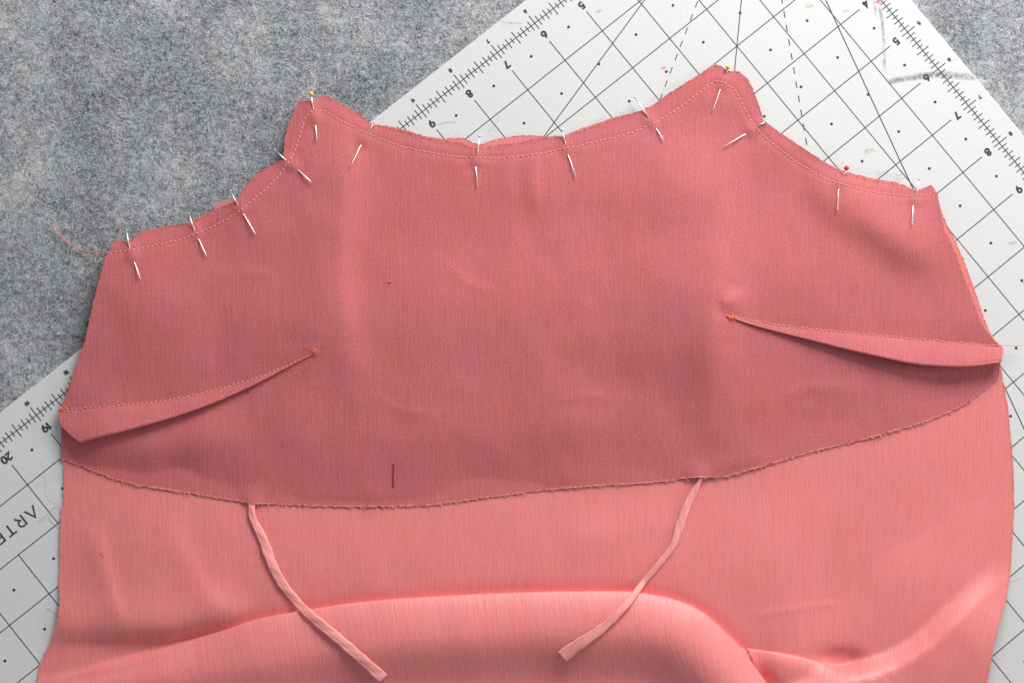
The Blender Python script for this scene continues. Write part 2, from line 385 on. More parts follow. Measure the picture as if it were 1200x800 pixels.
for (x, y, r) in ((949, 7, 4.5), (991, 12.5, 3.5), (1019, 176, 6), (1187, 284, 5), (702, 13, 4), (1200, 330, 3)):
    strip('ochre_stain', [(x - r, y + 1), (x + r, y - 1)], [r, r], M_STAIN, mat0)
strip('pink_chalk_mark', [(1029, 4), (1033, -3)], [6, 6], M_PINK, mat0)
strip('pink_chalk_mark', [(775.5, 80), (780.5, 79)], [4, 4], M_PINK, mat0)
strip('pink_chalk_mark', [(513, 146), (522, 143), (536, 143)], [1.4, 1.4], M_PINK, mat0)

# ---------------------------------------------------------------- outlines (photograph pixels)
TOP = [(128, 294), (132, 287), (135.4, 281), (140, 283), (150, 283), (156.5, 279), (165, 273), (179, 269.5), (201, 264), (214, 262.5), (223.5, 261), (241, 251.5), (252, 246), (266, 240), (275, 236), (280.6, 230), (285, 222), (290, 214), (301, 204), (316, 194.7), (331, 186.5), (332.5, 178), (333, 165), (336, 152), (341, 139), (345, 129), (350, 120), (358, 118.5), (368, 118.7), (373, 116), (378, 113.5), (384, 113.5), (403, 123), (420, 132.5), (436.7, 146), (453, 149), (478, 155), (497, 161), (520, 164.5), (540, 167.5), (550, 172), (556.7, 174.5), (562, 173.5), (583, 170.5), (606.7, 168), (623, 163.5), (637, 161.5), (656.7, 160.5), (664, 160.5), (683, 152.5), (700, 147), (716, 140.5), (750, 130), (766, 123), (780, 112.5), (800, 100.5), (820, 88.5), (838, 77), (845, 78), (851, 82), (858, 84), (866, 83.6), (871, 88), (877, 94), (882, 104), (886, 114), (892, 130), (894, 141), (900, 145), (914, 155.5), (940, 172.5), (964, 188.5), (976, 197), (984, 201.5), (1002, 206), (1022.5, 211.5), (1046, 214.5), (1059, 217), (1066, 221), (1073.4, 223.5), (1081, 220.5), (1092, 217), (1096, 222), (1099.4, 228.3)]
RIGHT = [(1100, 236), (1103.5, 251.4), (1106.5, 270), (1118, 292), (1127.5, 318), (1137, 344), (1146.5, 370), (1155, 386.8), (1162, 396), (1169, 402), (1174, 407), (1175, 414), (1173, 422), (1171, 430), (1171, 438), (1168, 446)]
HEM = [(1160, 452), (1148, 460), (1134, 472), (1120, 479.5), (1100, 488), (1076, 497), (1040, 507), (1013, 515), (987, 521), (963, 526), (938, 533.5), (895, 546), (850, 558.5), (836, 559.5), (820, 559), (800, 560.5), (793, 562.5), (750, 566.5), (687, 570), (640, 574), (587, 581), (540, 587), (503, 592), (450, 593.5), (400, 594), (350, 592), (300, 590), (267, 585.5), (240, 580.5), (200, 574.5), (160, 568.5), (130, 560), (100, 548), (77, 539.5), (72, 540)]
LEFT = [(71.7, 533), (72.3, 520), (71.7, 500), (68.5, 487), (70, 480), (80, 457), (90, 427), (100, 397), (110, 350), (118, 320), (123, 303)]
LIN = np.array(TOP + RIGHT + HEM + LEFT)
DL = [(75, 541), (75, 592), (71.5, 596), (70.5, 631), (70.5, 650), (70, 668), (69, 686), (70, 700), (69, 720), (65, 736), (60, 750), (53, 764), (46.5, 778), (44, 800), (42, 830), (36, 870)]
DR = [(1150, 870), (1152, 830), (1157, 800), (1161.7, 772), (1166.6, 748), (1178, 706), (1182.8, 680), (1186, 637), (1188.3, 598), (1187.7, 552), (1186, 530), (1184.5, 512), (1181.5, 480), (1177, 454), (1173.5, 436), (1172, 427)]
DRT = [(1166, 400), (1159, 388), (1152, 370), (1140.5, 335), (1129.5, 305), (1120, 283), (1109.5, 264), (1103, 247), (1098, 232)]
# top of the dress panel, walked right to left: a hair inside the facing except where it peeks out
DT = [(1094, 221), (1085, 222), (1074, 225), (1060, 217), (1046, 213), (1022, 209.5), (1002, 204), (984, 199.5), (964, 189.5), (940, 174), (914, 157), (898, 146), (890, 140), (884, 114), (874, 94), (864, 85), (852, 84), (845, 78), (838, 75.5), (820, 87), (800, 100), (780, 112), (766, 124), (750, 131), (716, 139), (700, 145.2), (683, 150.2), (664, 158.5), (640, 160.5), (626.7, 158.8), (603, 159.8), (583, 163), (562, 170), (556, 168), (548, 164.5), (541.7, 161.5), (520, 163), (497, 160), (478, 153.5), (453, 147.8), (436.7, 146), (420, 134), (403, 124.5), (384, 113), (378, 112.3), (368, 117.5), (350, 119), (345, 132), (336, 155), (335, 178), (331, 189), (316, 197), (301, 207), (290, 217), (281, 230), (275, 233), (264, 235.5), (252, 240.5), (250.5, 246), (241, 250), (223, 260.5), (201, 264.5), (185, 266.5), (179, 269), (165, 271), (157, 277), (150, 284), (136, 280), (130, 288), (130, 300), (122, 330), (113, 360), (102, 400), (92, 430), (84, 457), (76, 485), (76, 520)]
DRESS = np.array(DL + DR + DRT + DT)

# ---------------------------------------------------------------- heights (millimetres above the cutting mat)
FA = smoothline([(-10, 776), (60, 772), (110, 765), (160, 758), (210, 751), (260, 739), (300, 727), (350, 718), (420, 707), (500, 701), (600, 696), (700, 694), (745, 695), (790, 703), (820, 716), (845, 738), (865, 758), (885, 785), (905, 812), (925, 845), (945, 900)], 1)
FB = smoothline([(858, 757), (880, 761), (920, 766), (950, 773), (975, 781), (998, 779), (1012, 768), (1022, 756)], 1)
FC = smoothline([(1215, 640), (1180, 662), (1150, 688), (1115, 722), (1080, 755), (1040, 778), (980, 796), (930, 812)], 1)
def prof(d, up, peak, fall, low):
    q = np.clip((d - up) / (peak - up), 0, 1)
    return sstep(d, 0, up) * 0.42 + 0.58 * (q * 1.5 - 0.5 * q ** 3) - (1 - low) * sstep(d, peak, peak + fall)
def ridge(px, py, L, wl, wr, ends=0.15):
    d, s = sdist(px, py, L); e = sstep(s, 0, ends) * sstep(1 - s, 0, ends)
    return np.exp(-(d / np.where(d > 0, wr, wl)) ** 2) * e
def dress_h(px, py):
    low = sstep(py, 520, 640)
    z = 0.6 + 3.6 * sstep(py, 545, 690) * sstep(px, 60, 190) * (1 - 0.4 * sstep(px, 1080, 1185))
    d, s = sdist(px, py, FA)
    amp = np.interp(s, [0, 0.08, 0.25, 0.4, 0.7, 0.82, 0.88, 1], [3.0, 4.6, 8.8, 10.6, 11.4, 12, 13, 13.0])
    pk = np.interp(s, [0, 0.3, 0.7, 1], [38, 50, 48, 36])
    z = z + amp * np.where(d > 0, prof(d, np.interp(s, [0, .14, .28], [34, 26, 10]), pk, 64, 0.38), 0) - (0.9 * sstep(s, .02, .2) + 3.4 * (1 - sstep(s, .16, .34))) * np.exp(-((d - np.interp(s, [0, .2, .34], [5, 3, -2])) / np.interp(s, [0, .2, .34], [15, 13, 9])) ** 2)
    out = d <= 0
    # the fold that runs from beneath the roll to the right
    d2, s2 = sdist(px, py, FB)
    z = z + np.where(out, 3.4 * prof(d2, 7, 18, 40, 0.3) * (d2 > 0) * sstep(s2, -.01, 0.05) * (1 - sstep(s2, 0.75, 1)), 0)
    z = z - 3.6 * np.exp(-((px - 985) / 24) ** 2 - ((py - 772) / 11) ** 2)
    z = z - np.where(out, 3.0 * np.exp(-((px - 893) / 14) ** 2 - ((py - 800) / 26) ** 2), 0)
    # broad roll at right and the drop beyond it
    d3, s3 = sdist(px, py, FC)
    z = z + np.where(out, 5.5 * (1 - sstep(-d3, -10, 10)) * 0, 0)
    z = z + np.where(out, 8.2 * (1 - sstep(d3, -14, 18)) * np.exp(-(np.clip(-d3 - 22, 0, None) / 95) ** 2) * sstep(s3, 0.06, 0.42), 0)
    z = z - 3.6 * ridge(px, py, smoothline([(1120, 510), (1060, 585), (1012, 655), (965, 712), (920, 760)], 2), 50, 50, .35) * low
    # slack across the left and centre
    z = z + 0.9 * ridge(px, py, [(108, 600), (118, 650), (134, 710), (150, 745)], 10, 16, .3)
    z = z + 0.7 * ridge(px, py, [(195, 600), (212, 650), (240, 700), (285, 730)], 14, 22, .3)
    z = z + 2.4 * ridge(px, py, [(30, 735), (110, 728), (200, 730), (300, 700)], 30, 20, .2)
    z = z + 0.7 * ridge(px, py, [(640, 640), (740, 620), (800, 590)], 26, 24, .3)
    z = z + 0.3 * ridge(px, py, [(868, 722), (930, 712), (1002, 703)], 2.0, 5, .25)
    z = z + (0.55 * vnoise(px / 75, py / 110, 21) + 0.25 * vnoise(px / 33, py / 60, 22)) * sstep(py, 560, 640)
    return np.where(z < 1.0, 0.35 + 0.65 * np.exp(np.minimum(z, 1.0) - 1.0), z)
# pins: head, where it enters the cloth, where it comes out, tip, kind of head
PINS = [((148, 270), (151.5, 289), (158, 309), (165, 328), 'steel', 'pin nearest the left end of the seam, beside the trailing orange thread'),
        ((221, 250), (227.5, 269), (233, 281), (242.5, 301), 'steel', 'second pin from the left along the seam, straight below a small dip in the edge'),
        ((270, 224), (278, 239), (286, 252), (300, 275), 'steel', 'third pin from the left, crossing the coral sliver that sticks out of the edge'),
        ((322, 176), (334, 187), (350, 200), (365.5, 214), 'steel', 'slanting pin in the inner corner below the left strap point'),
        ((364.5, 110), (367, 127), (370, 149), (371.5, 165.5), 'yellow', 'yellow-headed pin on the left strap point, above the grey felt'),
        ((438, 144), (432, 154), (422, 172), (409.5, 197.5), 'steel', 'pin leaning left where the mat edge meets the neckline'),
        ((562, 160), (559, 181.5), (557.5, 197), (560, 220), 'steel', 'upright pin near the middle of the neckline beside the coral peeking edge'),
        ((659, 153), (662.5, 168), (666, 182.5), (675.5, 208.5), 'steel', 'long pin right of the neckline middle, at the foot of two printed lines'),
        ((744, 114), (759.5, 137), (770, 152.5), (778, 164.5), 'pearl', 'slanting pin whose pale end juts over the mat, left of the right strap point'),
        ((853, 79), (851, 87), (843.5, 106.5), (834.5, 131), 'yellow', 'yellow-headed pin on the right strap point, above the white mat'),
        ((897.5, 142.5), (889, 147.5), (872.5, 158), (847.5, 172.5), 'steel', 'flat-lying pin pointing left below the right strap point'),
        ((992, 197), (988, 207), (982.5, 223.5), (981, 248), 'red', 'red-headed pin on the right shoulder curve'),
        ((1077.5, 210), (1073, 228), (1070, 242.5), (1068.5, 265), 'steel', 'pin nearest the right end of the seam, square headed')]
NECK = smoothline([(127, 297), (160, 292), (200, 284), (225, 276), (245, 268), (270, 255), (290, 240), (312, 221), (330, 202), (342, 184), (346, 176), (352, 158), (357, 140), (363, 131), (372, 128), (382, 131), (400, 142), (420, 152.5), (450, 164.5), (480, 174.5), (510, 180), (545, 185), (590, 185), (620, 182), (660, 175), (700, 166), (740, 156), (770, 143), (800, 124), (818, 109), (838, 94.5), (850, 98), (861, 104), (868, 118), (878, 138), (888, 153), (905, 168), (930, 188), (950, 201), (965, 208.5), (990, 217), (1020, 224.5), (1050, 229.5), (1085, 229), (1098, 223)], 1)
def line_bumps(px, py):
    z = 0 * px
    for k, (a, b, c, d, kd, lb) in enumerate(PINS):
        m_ = (abs(px - c[0]) < 45) & (abs(py - c[1]) < 45)
        if not m_.any(): continue
        q, r = px[m_], py[m_]
        dd, s = sdist(q, r, [b, c]); z[m_] += 0.9 * np.exp(-(dd / 7) ** 2)
        v = np.array(d, float) - np.array(c); v /= np.linalg.norm(v); e = np.array(c) + v * 1.0
        al = (q - e[0]) * v[0] + (r - e[1]) * v[1]; ac = -(q - e[0]) * v[1] + (r - e[1]) * v[0]
        z[m_] -= 0.85 * np.exp(-(al / 6.5) ** 2 - (ac / 9) ** 2)
        z[m_] -= 0.4 * np.exp(-((q - b[0]) ** 2 + (r - b[1]) ** 2) / 16)
    return z
DARTL_S = smoothline([(68.5, 480), (78, 478.5), (110, 477), (150, 474), (200, 468), (250, 457), (300, 443), (340, 427), (372, 411)], 1)
DARTL_E = smoothline([(95, 519), (118, 512), (150, 504), (190, 493), (230, 480), (270, 464), (310, 445), (345, 425.5), (373, 411.5)], 1)
DARTL_SIDE = [(68.5, 480), (67.5, 487), (72, 499), (83, 510), (95, 519)]
DARTR_S = smoothline([(852, 369), (870, 373), (920, 382), (990, 389), (1060, 396), (1120, 401), (1174, 405.5)], 1)
DARTR_E = smoothline([(852, 370), (880, 380.5), (920, 391), (950, 398.5), (990, 409), (1030, 418), (1070, 427), (1110, 430), (1140, 429.5), (1171, 425)], 1)
DARTR_SIDE = [(1174, 405.5), (1175.5, 412), (1174, 419), (1171, 425)]
def lining_h(px, py):
    px = np.asarray(px, float); py = np.asarray(py, float)
    hem = sdist(px, py, HEM_LTR)[0]
    z = 1.2 + 2.6 * sstep(-hem, 2, 85) + 1.6 * sstep(-hem, 60, 230) - 2.2 * sstep(-hem, 200, 330)
    z = z + line_bumps(px, py)
    dn = sdist(px, py, NECK)[0]; z = z - 0.3 * np.exp(-(dn / 3.0) ** 2) - 0.5 * sstep(-dn, 0, 16)
    # long soft folds
    z = z + 3.6 * ridge(px, py, [(405, 110), (397, 200), (394, 300), (396, 400), (408, 470)], 23, 90, .3)
    z = z + 4.6 * ridge(px, py, [(846, 130), (838, 220), (832, 300), (827, 400), (830, 500)], 30, 90, .3)
    z = z + 0.6 * ridge(px, py, [(628, 165), (627, 200), (629, 260)], 5, 14, .3)
    z = z + 0.4 * ridge(px, py, [(596, 170), (594, 205), (596, 240)], 8, 14, .3)
    z = z + 3.6 * ridge(px, py, [(930, 190), (985, 235), (1040, 275), (1110, 320)], 34, 30, .3)
    z = z - 0.9 * ridge(px, py, [(985, 262), (1040, 305), (1095, 345)], 22, 26, .3)
    z = z + 0.7 * ridge(px, py, [(240, 210), (300, 260), (350, 300)], 30, 30, .3)
    z = z + 0.8 * ridge(px, py, [(470, 330), (560, 360), (660, 380)], 45, 55, .3)
    z = z + 0.9 * ridge(px, py, [(180, 560), (260, 520), (360, 470), (430, 400)], 30, 40, .3)
    z = z + 2.0 * ridge(px, py, [(50, 505), (110, 522), (190, 526), (280, 505)], 26, 24, .3)
    z = z + 1.6 * ridge(px, py, [(858, 330), (856, 356), (852, 372)], 14, 18, .5)
    z = z - 0.8 * ridge(px, py, [(870, 330), (842, 352), (845, 380)], 6, 8, .4)
    z = z + 1.3 * vnoise(px / 95 + 3, py / 120, 31) + 0.5 * vnoise(px / 42, py / 55, 32) + 0.16 * vnoise(px / 20, py / 25, 33) + 0.3 * ridge(px, py, [(520, 300), (545, 330), (590, 345)], 5, 9, .3) + 0.25 * ridge(px, py, [(640, 470), (690, 462), (730, 470)], 4, 8, .3) + 0.3 * ridge(px, py, [(250, 330), (282, 318), (330, 322)], 6, 10, .3) + 0.3 * ridge(px, py, [(900, 470), (950, 452), (1010, 455)], 6, 10, .3) + 0.22 * ridge(px, py, [(430, 455), (470, 480), (520, 486)], 4, 9, .3)
    # the seam allowance lies flat, the hem bows up a little
    z = z * (1 - 0.6 * np.exp(-(hem / 9) ** 2)) + 0.6 * 1.15 * np.exp(-(hem / 9) ** 2)
    # right end: cloth dips beneath the folded dart
    z = z - 0.5 * ridge(px, py, [(960, 420), (1060, 446), (1150, 450)], 18, 26, .3)
    for (sx, sy) in ((296, 590), (819, 559)): z = z + 1.7 * np.exp(-((px - sx) / 15) ** 2 - ((py - sy) / 14) ** 2)
    return np.maximum(np.maximum(z, 0.95), dress_h(px, py) + 0.45)
HEM_LTR = np.array(HEM[::-1])

PX_CM = 0.04456
def sheet(name, outline, hf, step, mat, parent=None, jag=0.35, warp=None, uvf=None, seed=5, dense=()):
    """a cloth lying over the things below: outline and heights are carried to world space and the sheet gets its own thickness"""
    O = poly(np.vstack([outline, outline[:1]]), step * 0.7)[:-1]; n = len(O)
    r = np.random.default_rng(seed); O = O + r.normal(0, jag, O.shape)
    x0, y0 = O.min(0); x1, y1 = O.max(0)
    gx, gy = np.meshgrid(np.arange(x0, x1, step), np.arange(y0, y1, step)); gx[1::2] += step / 2
    P = np.stack([gx.ravel(), gy.ravel()], 1) + r.uniform(-.12, .12, (gx.size, 2)) * step
    for (L, lo, hi, st) in dense:
        fx, fy = np.meshgrid(np.arange(x0, x1, st), np.arange(y0, y1, st)); Fp = np.stack([fx.ravel(), fy.ravel()], 1)
        lx0, ly0 = L.min(0) - 30; lx1, ly1 = L.max(0) + 30; Fp = Fp[(Fp[:, 0] > lx0) & (Fp[:, 0] < lx1) & (Fp[:, 1] > ly0) & (Fp[:, 1] < ly1)]
        dF = sdist(Fp[:, 0], Fp[:, 1], L)[0]; dP = sdist(P[:, 0], P[:, 1], L)[0]
        P = np.vstack([P[(dP < lo) | (dP > hi)], Fp[(dF >= lo) & (dF <= hi)]])
    # points inside, away from the edge
    ins = np.zeros(len(P), bool); ox, oy = O[:, 0], O[:, 1]; jx, jy = np.roll(ox, -1), np.roll(oy, -1)
    near = np.full(len(P), 1e9)
    for i in range(n):
        c = ((oy[i] > P[:, 1]) != (jy[i] > P[:, 1]))
        if c.any():
            xs = (jx[i] - ox[i]) * (P[c, 1] - oy[i]) / (jy[i] - oy[i] + 1e-12) + ox[i]
            ins[np.where(c)[0][P[c, 0] < xs]] ^= True
    for i in range(n):
        m_ = (np.abs(P[:, 0] - ox[i]) < step) & (np.abs(P[:, 1] - oy[i]) < step)
        near[m_] = np.minimum(near[m_], np.hypot(P[m_, 0] - ox[i], P[m_, 1] - oy[i]))
    P = P[ins & (near > step * 0.55)]
    allp = np.vstack([O, P])
    res = delaunay_2d_cdt([Vector(p) for p in allp], [(i, (i + 1) % n) for i in range(n)], [list(range(n))], 1, 1e-5)
    Q = np.array([tuple(v) for v in res[0]]); T = [f for f in res[2]]
    z = hf(Q[:, 0], Q[:, 1]) / 1000.0
    uv = (uvf(Q) if uvf else Q * PX_CM)
    W = warp(Q) if warp else Q
    V = at(W[:, 0], W[:, 1], z)
    # triangles face up
    a, b, c = V[T[0][0]], V[T[0][1]], V[T[0][2]]
    if np.cross(b - a, c - a)[2] < 0: T = [tuple(reversed(f)) for f in T]
    o = mesh(name, V, T, mat, parent, True, uv=uv)
    return o
def dress_top(px, py):
    """height of the uppermost layer seen at a point, rolls' overhang included"""
    px = np.asarray(px, float); py = np.asarray(py, float); best = dress_h(px, py); e = 0.5
    d, s = sdist(px, py, FA); dx = (sdist(px + e, py, FA)[0] - d) / e; dy = (sdist(px, py + e, FA)[0] - d) / e
    for k in range(1, 15):
        m_ = (d > -5) & (d < 50)
        best = np.where(m_, np.maximum(best, dress_h(px + dx * k, py + dy * k)), best)
    return best
def fold_warp(Q):
    """the roll overhangs the valley above it: its foot is carried under"""
    px, py = Q[:, 0].copy(), Q[:, 1].copy()
    e = 0.5; d, s = sdist(px, py, FA); dx = (sdist(px + e, py, FA)[0] - d) / e; dy = (sdist(px, py + e, FA)[0] - d) / e
    S = np.interp(s, [0, .14, .3, .8, 1], [0.0, 0.12, 1, 1.0, 1.0]) * np.where(d < 0, 0, np.where(d < 10, 1.25 * d, 12.5 * (1 - sstep(d, 10, 52))))
    px -= dx * S; py -= dy * S
    d, s = sdist(Q[:, 0], Q[:, 1], FB); dx = (sdist(Q[:, 0] + e, Q[:, 1], FB)[0] - d) / e; dy = (sdist(Q[:, 0], Q[:, 1] + e, FB)[0] - d) / e
    S = np.where(d < 0, 0, np.where(d < 7, 1.15 * d, 8.05 * (1 - sstep(d, 7, 24)))) * sstep(s, 0, .1) * (1 - sstep(s, .6, .9))
    return np.stack([px - dx * S, py - dy * S], 1)
def dress_uv(Q):
    x = Q[:, 0].copy(); y = Q[:, 1].copy()
    d, s = sdist(x, y, FA); inr = np.clip(d, 0, 90)
    x = x - 0.22 * inr * np.interp(s, [0, .3, .75, .85, 1], [-.1, .6, 1, 2.2, 3])
    d3, _ = sdist(x, y, FC); x = x + 0.25 * np.clip(-d3, 0, 90) + 0.12 * np.clip(y - 560, 0, 200) * sstep(Q[:, 0], 950, 1150)
    return np.stack([x, y], 1) * PX_CM

# ---------------------------------------------------------------- dress panel (coral, right side up)
dress = empty('coral_cloth', at1(600, 700, 0), 'shiny coral dress cloth, right side up, with rolled folds along the bottom of the picture', 'fabric')
o = sheet('cloth', DRESS, dress_h, 3.0, M_DRS, dress, warp=fold_warp, uvf=dress_uv, seed=5, dense=((FA, -8, 22, 1.6), (FB, -5, 14, 1.6)))

# ---------------------------------------------------------------- facing panel (dull rose, wrong side up)
lining = empty('rose_facing', at1(600, 380, 0), 'dull rose facing with curved neckline and two darts, lying over the coral cloth', 'fabric')
sheet('cloth', LIN, lining_h, 3.0, M_LIN, lining, seed=6)
def flap(S, E, side, lift, name, label, tiplift=0.1):
    nu, nv = 90, 10; S = poly(S, 1); E = poly(E, 1); side = poly(np.array(side, float), 0.5)
    def samp(L, t): return np.stack([np.interp(t, np.linspace(0, 1, len(L)), L[:, k]) for k in (0, 1)], -1)
    us = np.linspace(0, 1, nu); V = []; uv = []
    first = S[0, 0] < 200   # the raw end is at the left dart's start and the right dart's finish
    for u in us:
        a, b = samp(S, np.array([u]))[0], samp(E, np.array([u]))[0]
        wk = (1 - sstep(u, 0, .25)) if first else sstep(u, .75, 1)
        open_ = (1 - u) if first else u
        row = []
        for k in range(nv + 5):
            v = min(k / nv, 1.0)
            p = a * (1 - v) + b * v
            q = samp(side, np.array([v]))[0]; base = side[0] * (1 - v) + side[-1] * v; p = p + (q - base) * wk * (1 if v < 1 else 1)
            L = lift * (tiplift + (1 - tiplift) * sstep(open_, 0, .9))
            zb = 0.35 + L * v ** 1.0 + 0.3 * math.sin(v * math.pi) * open_
            if k > nv:                     # the folded edge turns under
                t = (k - nv); out = [0.1, -0.3, -1.5, -5][t - 1]; dz = [0.12, 0.4, 0.7, 0.8][t - 1]
                dr = (b - a); dr = dr / (np.linalg.norm(dr) + 1e-6); p = p + dr * out * min(1, np.linalg.norm(b - a) / 6); zb -= dz * min(1, L)
            row.append((p[0], p[1], zb)); 
        V += row
    V = np.array(V); h = lining_h(V[:, 0], V[:, 1]); z = (np.maximum(h + V[:, 2], h + 0.06)) / 1000
    uv = V[:, :2] * PX_CM + 7.0
    W = at(V[:, 0], V[:, 1], z); m_ = nv + 5
    Fc = [(i * m_ + j, (i + 1) * m_ + j, (i + 1) * m_ + j + 1, i * m_ + j + 1) for i in range(nu - 1) for j in range(m_ - 1)]
    return tag(mesh(name, W, Fc, M_LIN, lining, True, uv=uv), label), None
fl, _ = flap(DARTL_S, DARTL_E, DARTL_SIDE, 3.9, 'dart', 'left dart, lying almost flat')
fr, _ = flap(DARTR_S, DARTR_E, DARTR_SIDE, 5.4, 'dart', 'right dart, standing open at its wide end')

def stitches(name, L, ln, gap, r, extra, parent, mat, jit=0.35, sag=0.25):
    mb = MB(); L = poly(np.asarray(L, float), 0.5); i = 0; st = int(ln / 0.5); gp = int(gap / 0.5)
    while i + st < len(L):
        seg = L[i:i + st + 1:max(1, st // 4)]; j = rng.normal(0, jit, 2)
        z = (lining_h(seg[:, 0], seg[:, 1]) + extra) / 1000; n = len(seg)
        z = z + np.sin(np.linspace(0, math.pi, n)) * sag / 1000 - 0.0001
        mb.tube(at(seg[:, 0] + j[0] * .3, seg[:, 1] + j[1], z), r / 1000, 5); i += st + gp
    return tag(mb.build(name, mat, parent), kind='stuff')
stitches('neckline_stitching', NECK, 4.0, 1.8, 0.21, 0.06, lining, M_STITCH)
stitches('dart_stitching', DARTL_S[2:-1], 4.2, 1.9, 0.20, 0.46, fl if False else lining, M_STITCH)
stitches('dart_stitching', DARTR_S[1:], 4.2, 1.9, 0.20, 0.46, lining, M_STITCH)

def curl(mb, x, y, ang, ln, r, z, bend=1.0, n=7, fall=0.0, mi=0):
    pts = []; a = ang; b = rng.normal(0, bend) / n; x0, y0 = x, y
    for k in range(n):
        pts.append((x0, y0, z * (1 - fall * k / (n - 1)) + 0.00015 * math.sin(k))); x0 += math.cos(a) * ln / n; y0 += math.sin(a) * ln / n; a += b + rng.normal(0, 0.15)
    P = np.array(pts); mb.tube(at(P[:, 0], P[:, 1], P[:, 2]), np.linspace(r, r * .5, n), 4, mi, cap=False)
# knots of thread at the ends of the darts
for (cx, cy, n, sp) in ((76, 479, 16, 6), (369, 411, 9, 4), (858, 371, 12, 5)):
    mb = MB()
    for k in range(n):
        x = cx + rng.normal(0, sp * .55); y = cy + rng.normal(0, sp * .28); curl(mb, x, y, rng.uniform(0, 6.3), rng.uniform(4, 9), 0.00018, float(lining_h(np.array([x]), np.array([y]))[0] + .7) / 1000, 3)
    tag(mb.build('thread_knot', M_THREAD, lining), 'bright orange knot of thread ends' if cx < 100 else None)
# frayed yarns along the edges
def fray(name, L, nrm, dens, lo, hi, hfun, mat, parent, r=0.00009, side=1, along=0.35):
    P = poly(np.asarray(L, float), 1.0); mb = MB(); n = len(P)
    T = np.gradient(P, axis=0); T /= np.linalg.norm(T, axis=1)[:, None]
    for k in range(int(n * dens)):
        i = rng.integers(0, n); t = T[i]; out = np.array([t[1], -t[0]]) * side
        d = out * rng.uniform(0.1, 1) + t * rng.normal(0, 1) * along * 3; ang = math.atan2(d[1], d[0]); p = P[i] - out * 0.8
        z = (float(hfun(np.array([p[0]]), np.array([p[1]]))[0]) + 0.15) / 1000
        curl(mb, p[0], p[1], ang, rng.uniform(lo, hi), r, z, 1.2, 5)
    return tag(mb.build(name, mat, parent), kind='stuff')
fray('frayed_edge', HEM_LTR, 0, 0.6, 3, 8, lining_h, M_FRAY, lining, side=-1, along=1.4, r=0.00015)
fray('frayed_edge', HEM_LTR, 0, 0.05, 3, 9, lining_h, M_TACK, lining, side=-1, along=1.2)
fray('frayed_edge', TOP, 0, 0.3, 1.2, 2.6, lining_h, M_FRAYD, lining, side=1, along=.5)
fray('frayed_edge', LEFT, 0, 0.5, 1.5, 4, lining_h, M_FRAYD, lining, side=1, along=.5)
fray('frayed_edge', RIGHT[9:14], 0, 0.9, 2, 6, lining_h, M_FRAYD, lining, side=1, along=.3)
fray('frayed_edge', DT[:55], 0, 0.7, 1.5, 5, lambda x, y: 0.7 + 0 * x, M_FRAY, dress, side=1, along=.5)
fray('frayed_edge', DL, 0, 0.8, 1.5, 4.5, lambda x, y: dress_h(x, y), M_FRAY, dress, side=1, along=.3, r=0.00008)
fray('frayed_edge', DR, 0, 0.8, 1.5, 4.5, lambda x, y: dress_h(x, y), M_FRAY, dress, side=1, along=.3, r=0.00008)
fray('frayed_edge', DRT, 0, 0.8, 1.5, 3.5, lambda x, y: 0.7 + 0 * x, M_FRAY, dress, side=1, along=.5)
mb = MB()      # longer pulled yarns
for (x, y, a, l) in ((441, 593, 2.7, 22), (436, 593, 2.75, 14), (452, 593, 2.8, 12), (430, 594, 2.6, 9)): curl(mb, x, y, a, l, 0.00012, 0.0032, .3)
for k in range(5): curl(mb, 1040 - k * 8 + rng.normal(0, 3), 507 + k * 2.5, 2.9 + rng.normal(0, .3), 9, 0.0001, 0.0032, .5)
tag(mb.build('pulled_yarn', M_TACK, lining), kind='stuff')
mb = MB()
P = np.array([(461, 543), (461.5, 552), (460.5, 560), (461, 571)]); P = poly(P, 2.5)
for i in range(len(P) - 1):
    seg = np.array([P[i] + (-.9, 0), P[i + 1] + (.9, -.6)]); mb.tube(at(seg[:, 0], seg[:, 1], (lining_h(seg[:, 0], seg[:, 1]) + .15) / 1000), 0.00022, 5)
tag(mb.build('thread_tack', M_TACK, lining), 'short dark thread tack near the hem')
mb = MB(); curl(mb, 455, 331, 0.1, 5, 0.0002, float(lining_h(np.array([457.]), np.array([331.]))[0] + .2) / 1000, .3); curl(mb, 290, 458, 0.8, 3.5, 0.0003, float(lining_h(np.array([290.]), np.array([458.]))[0] + .2) / 1000, .3)
tag(mb.build('loose_speck', M_TACK, lining), kind='stuff')

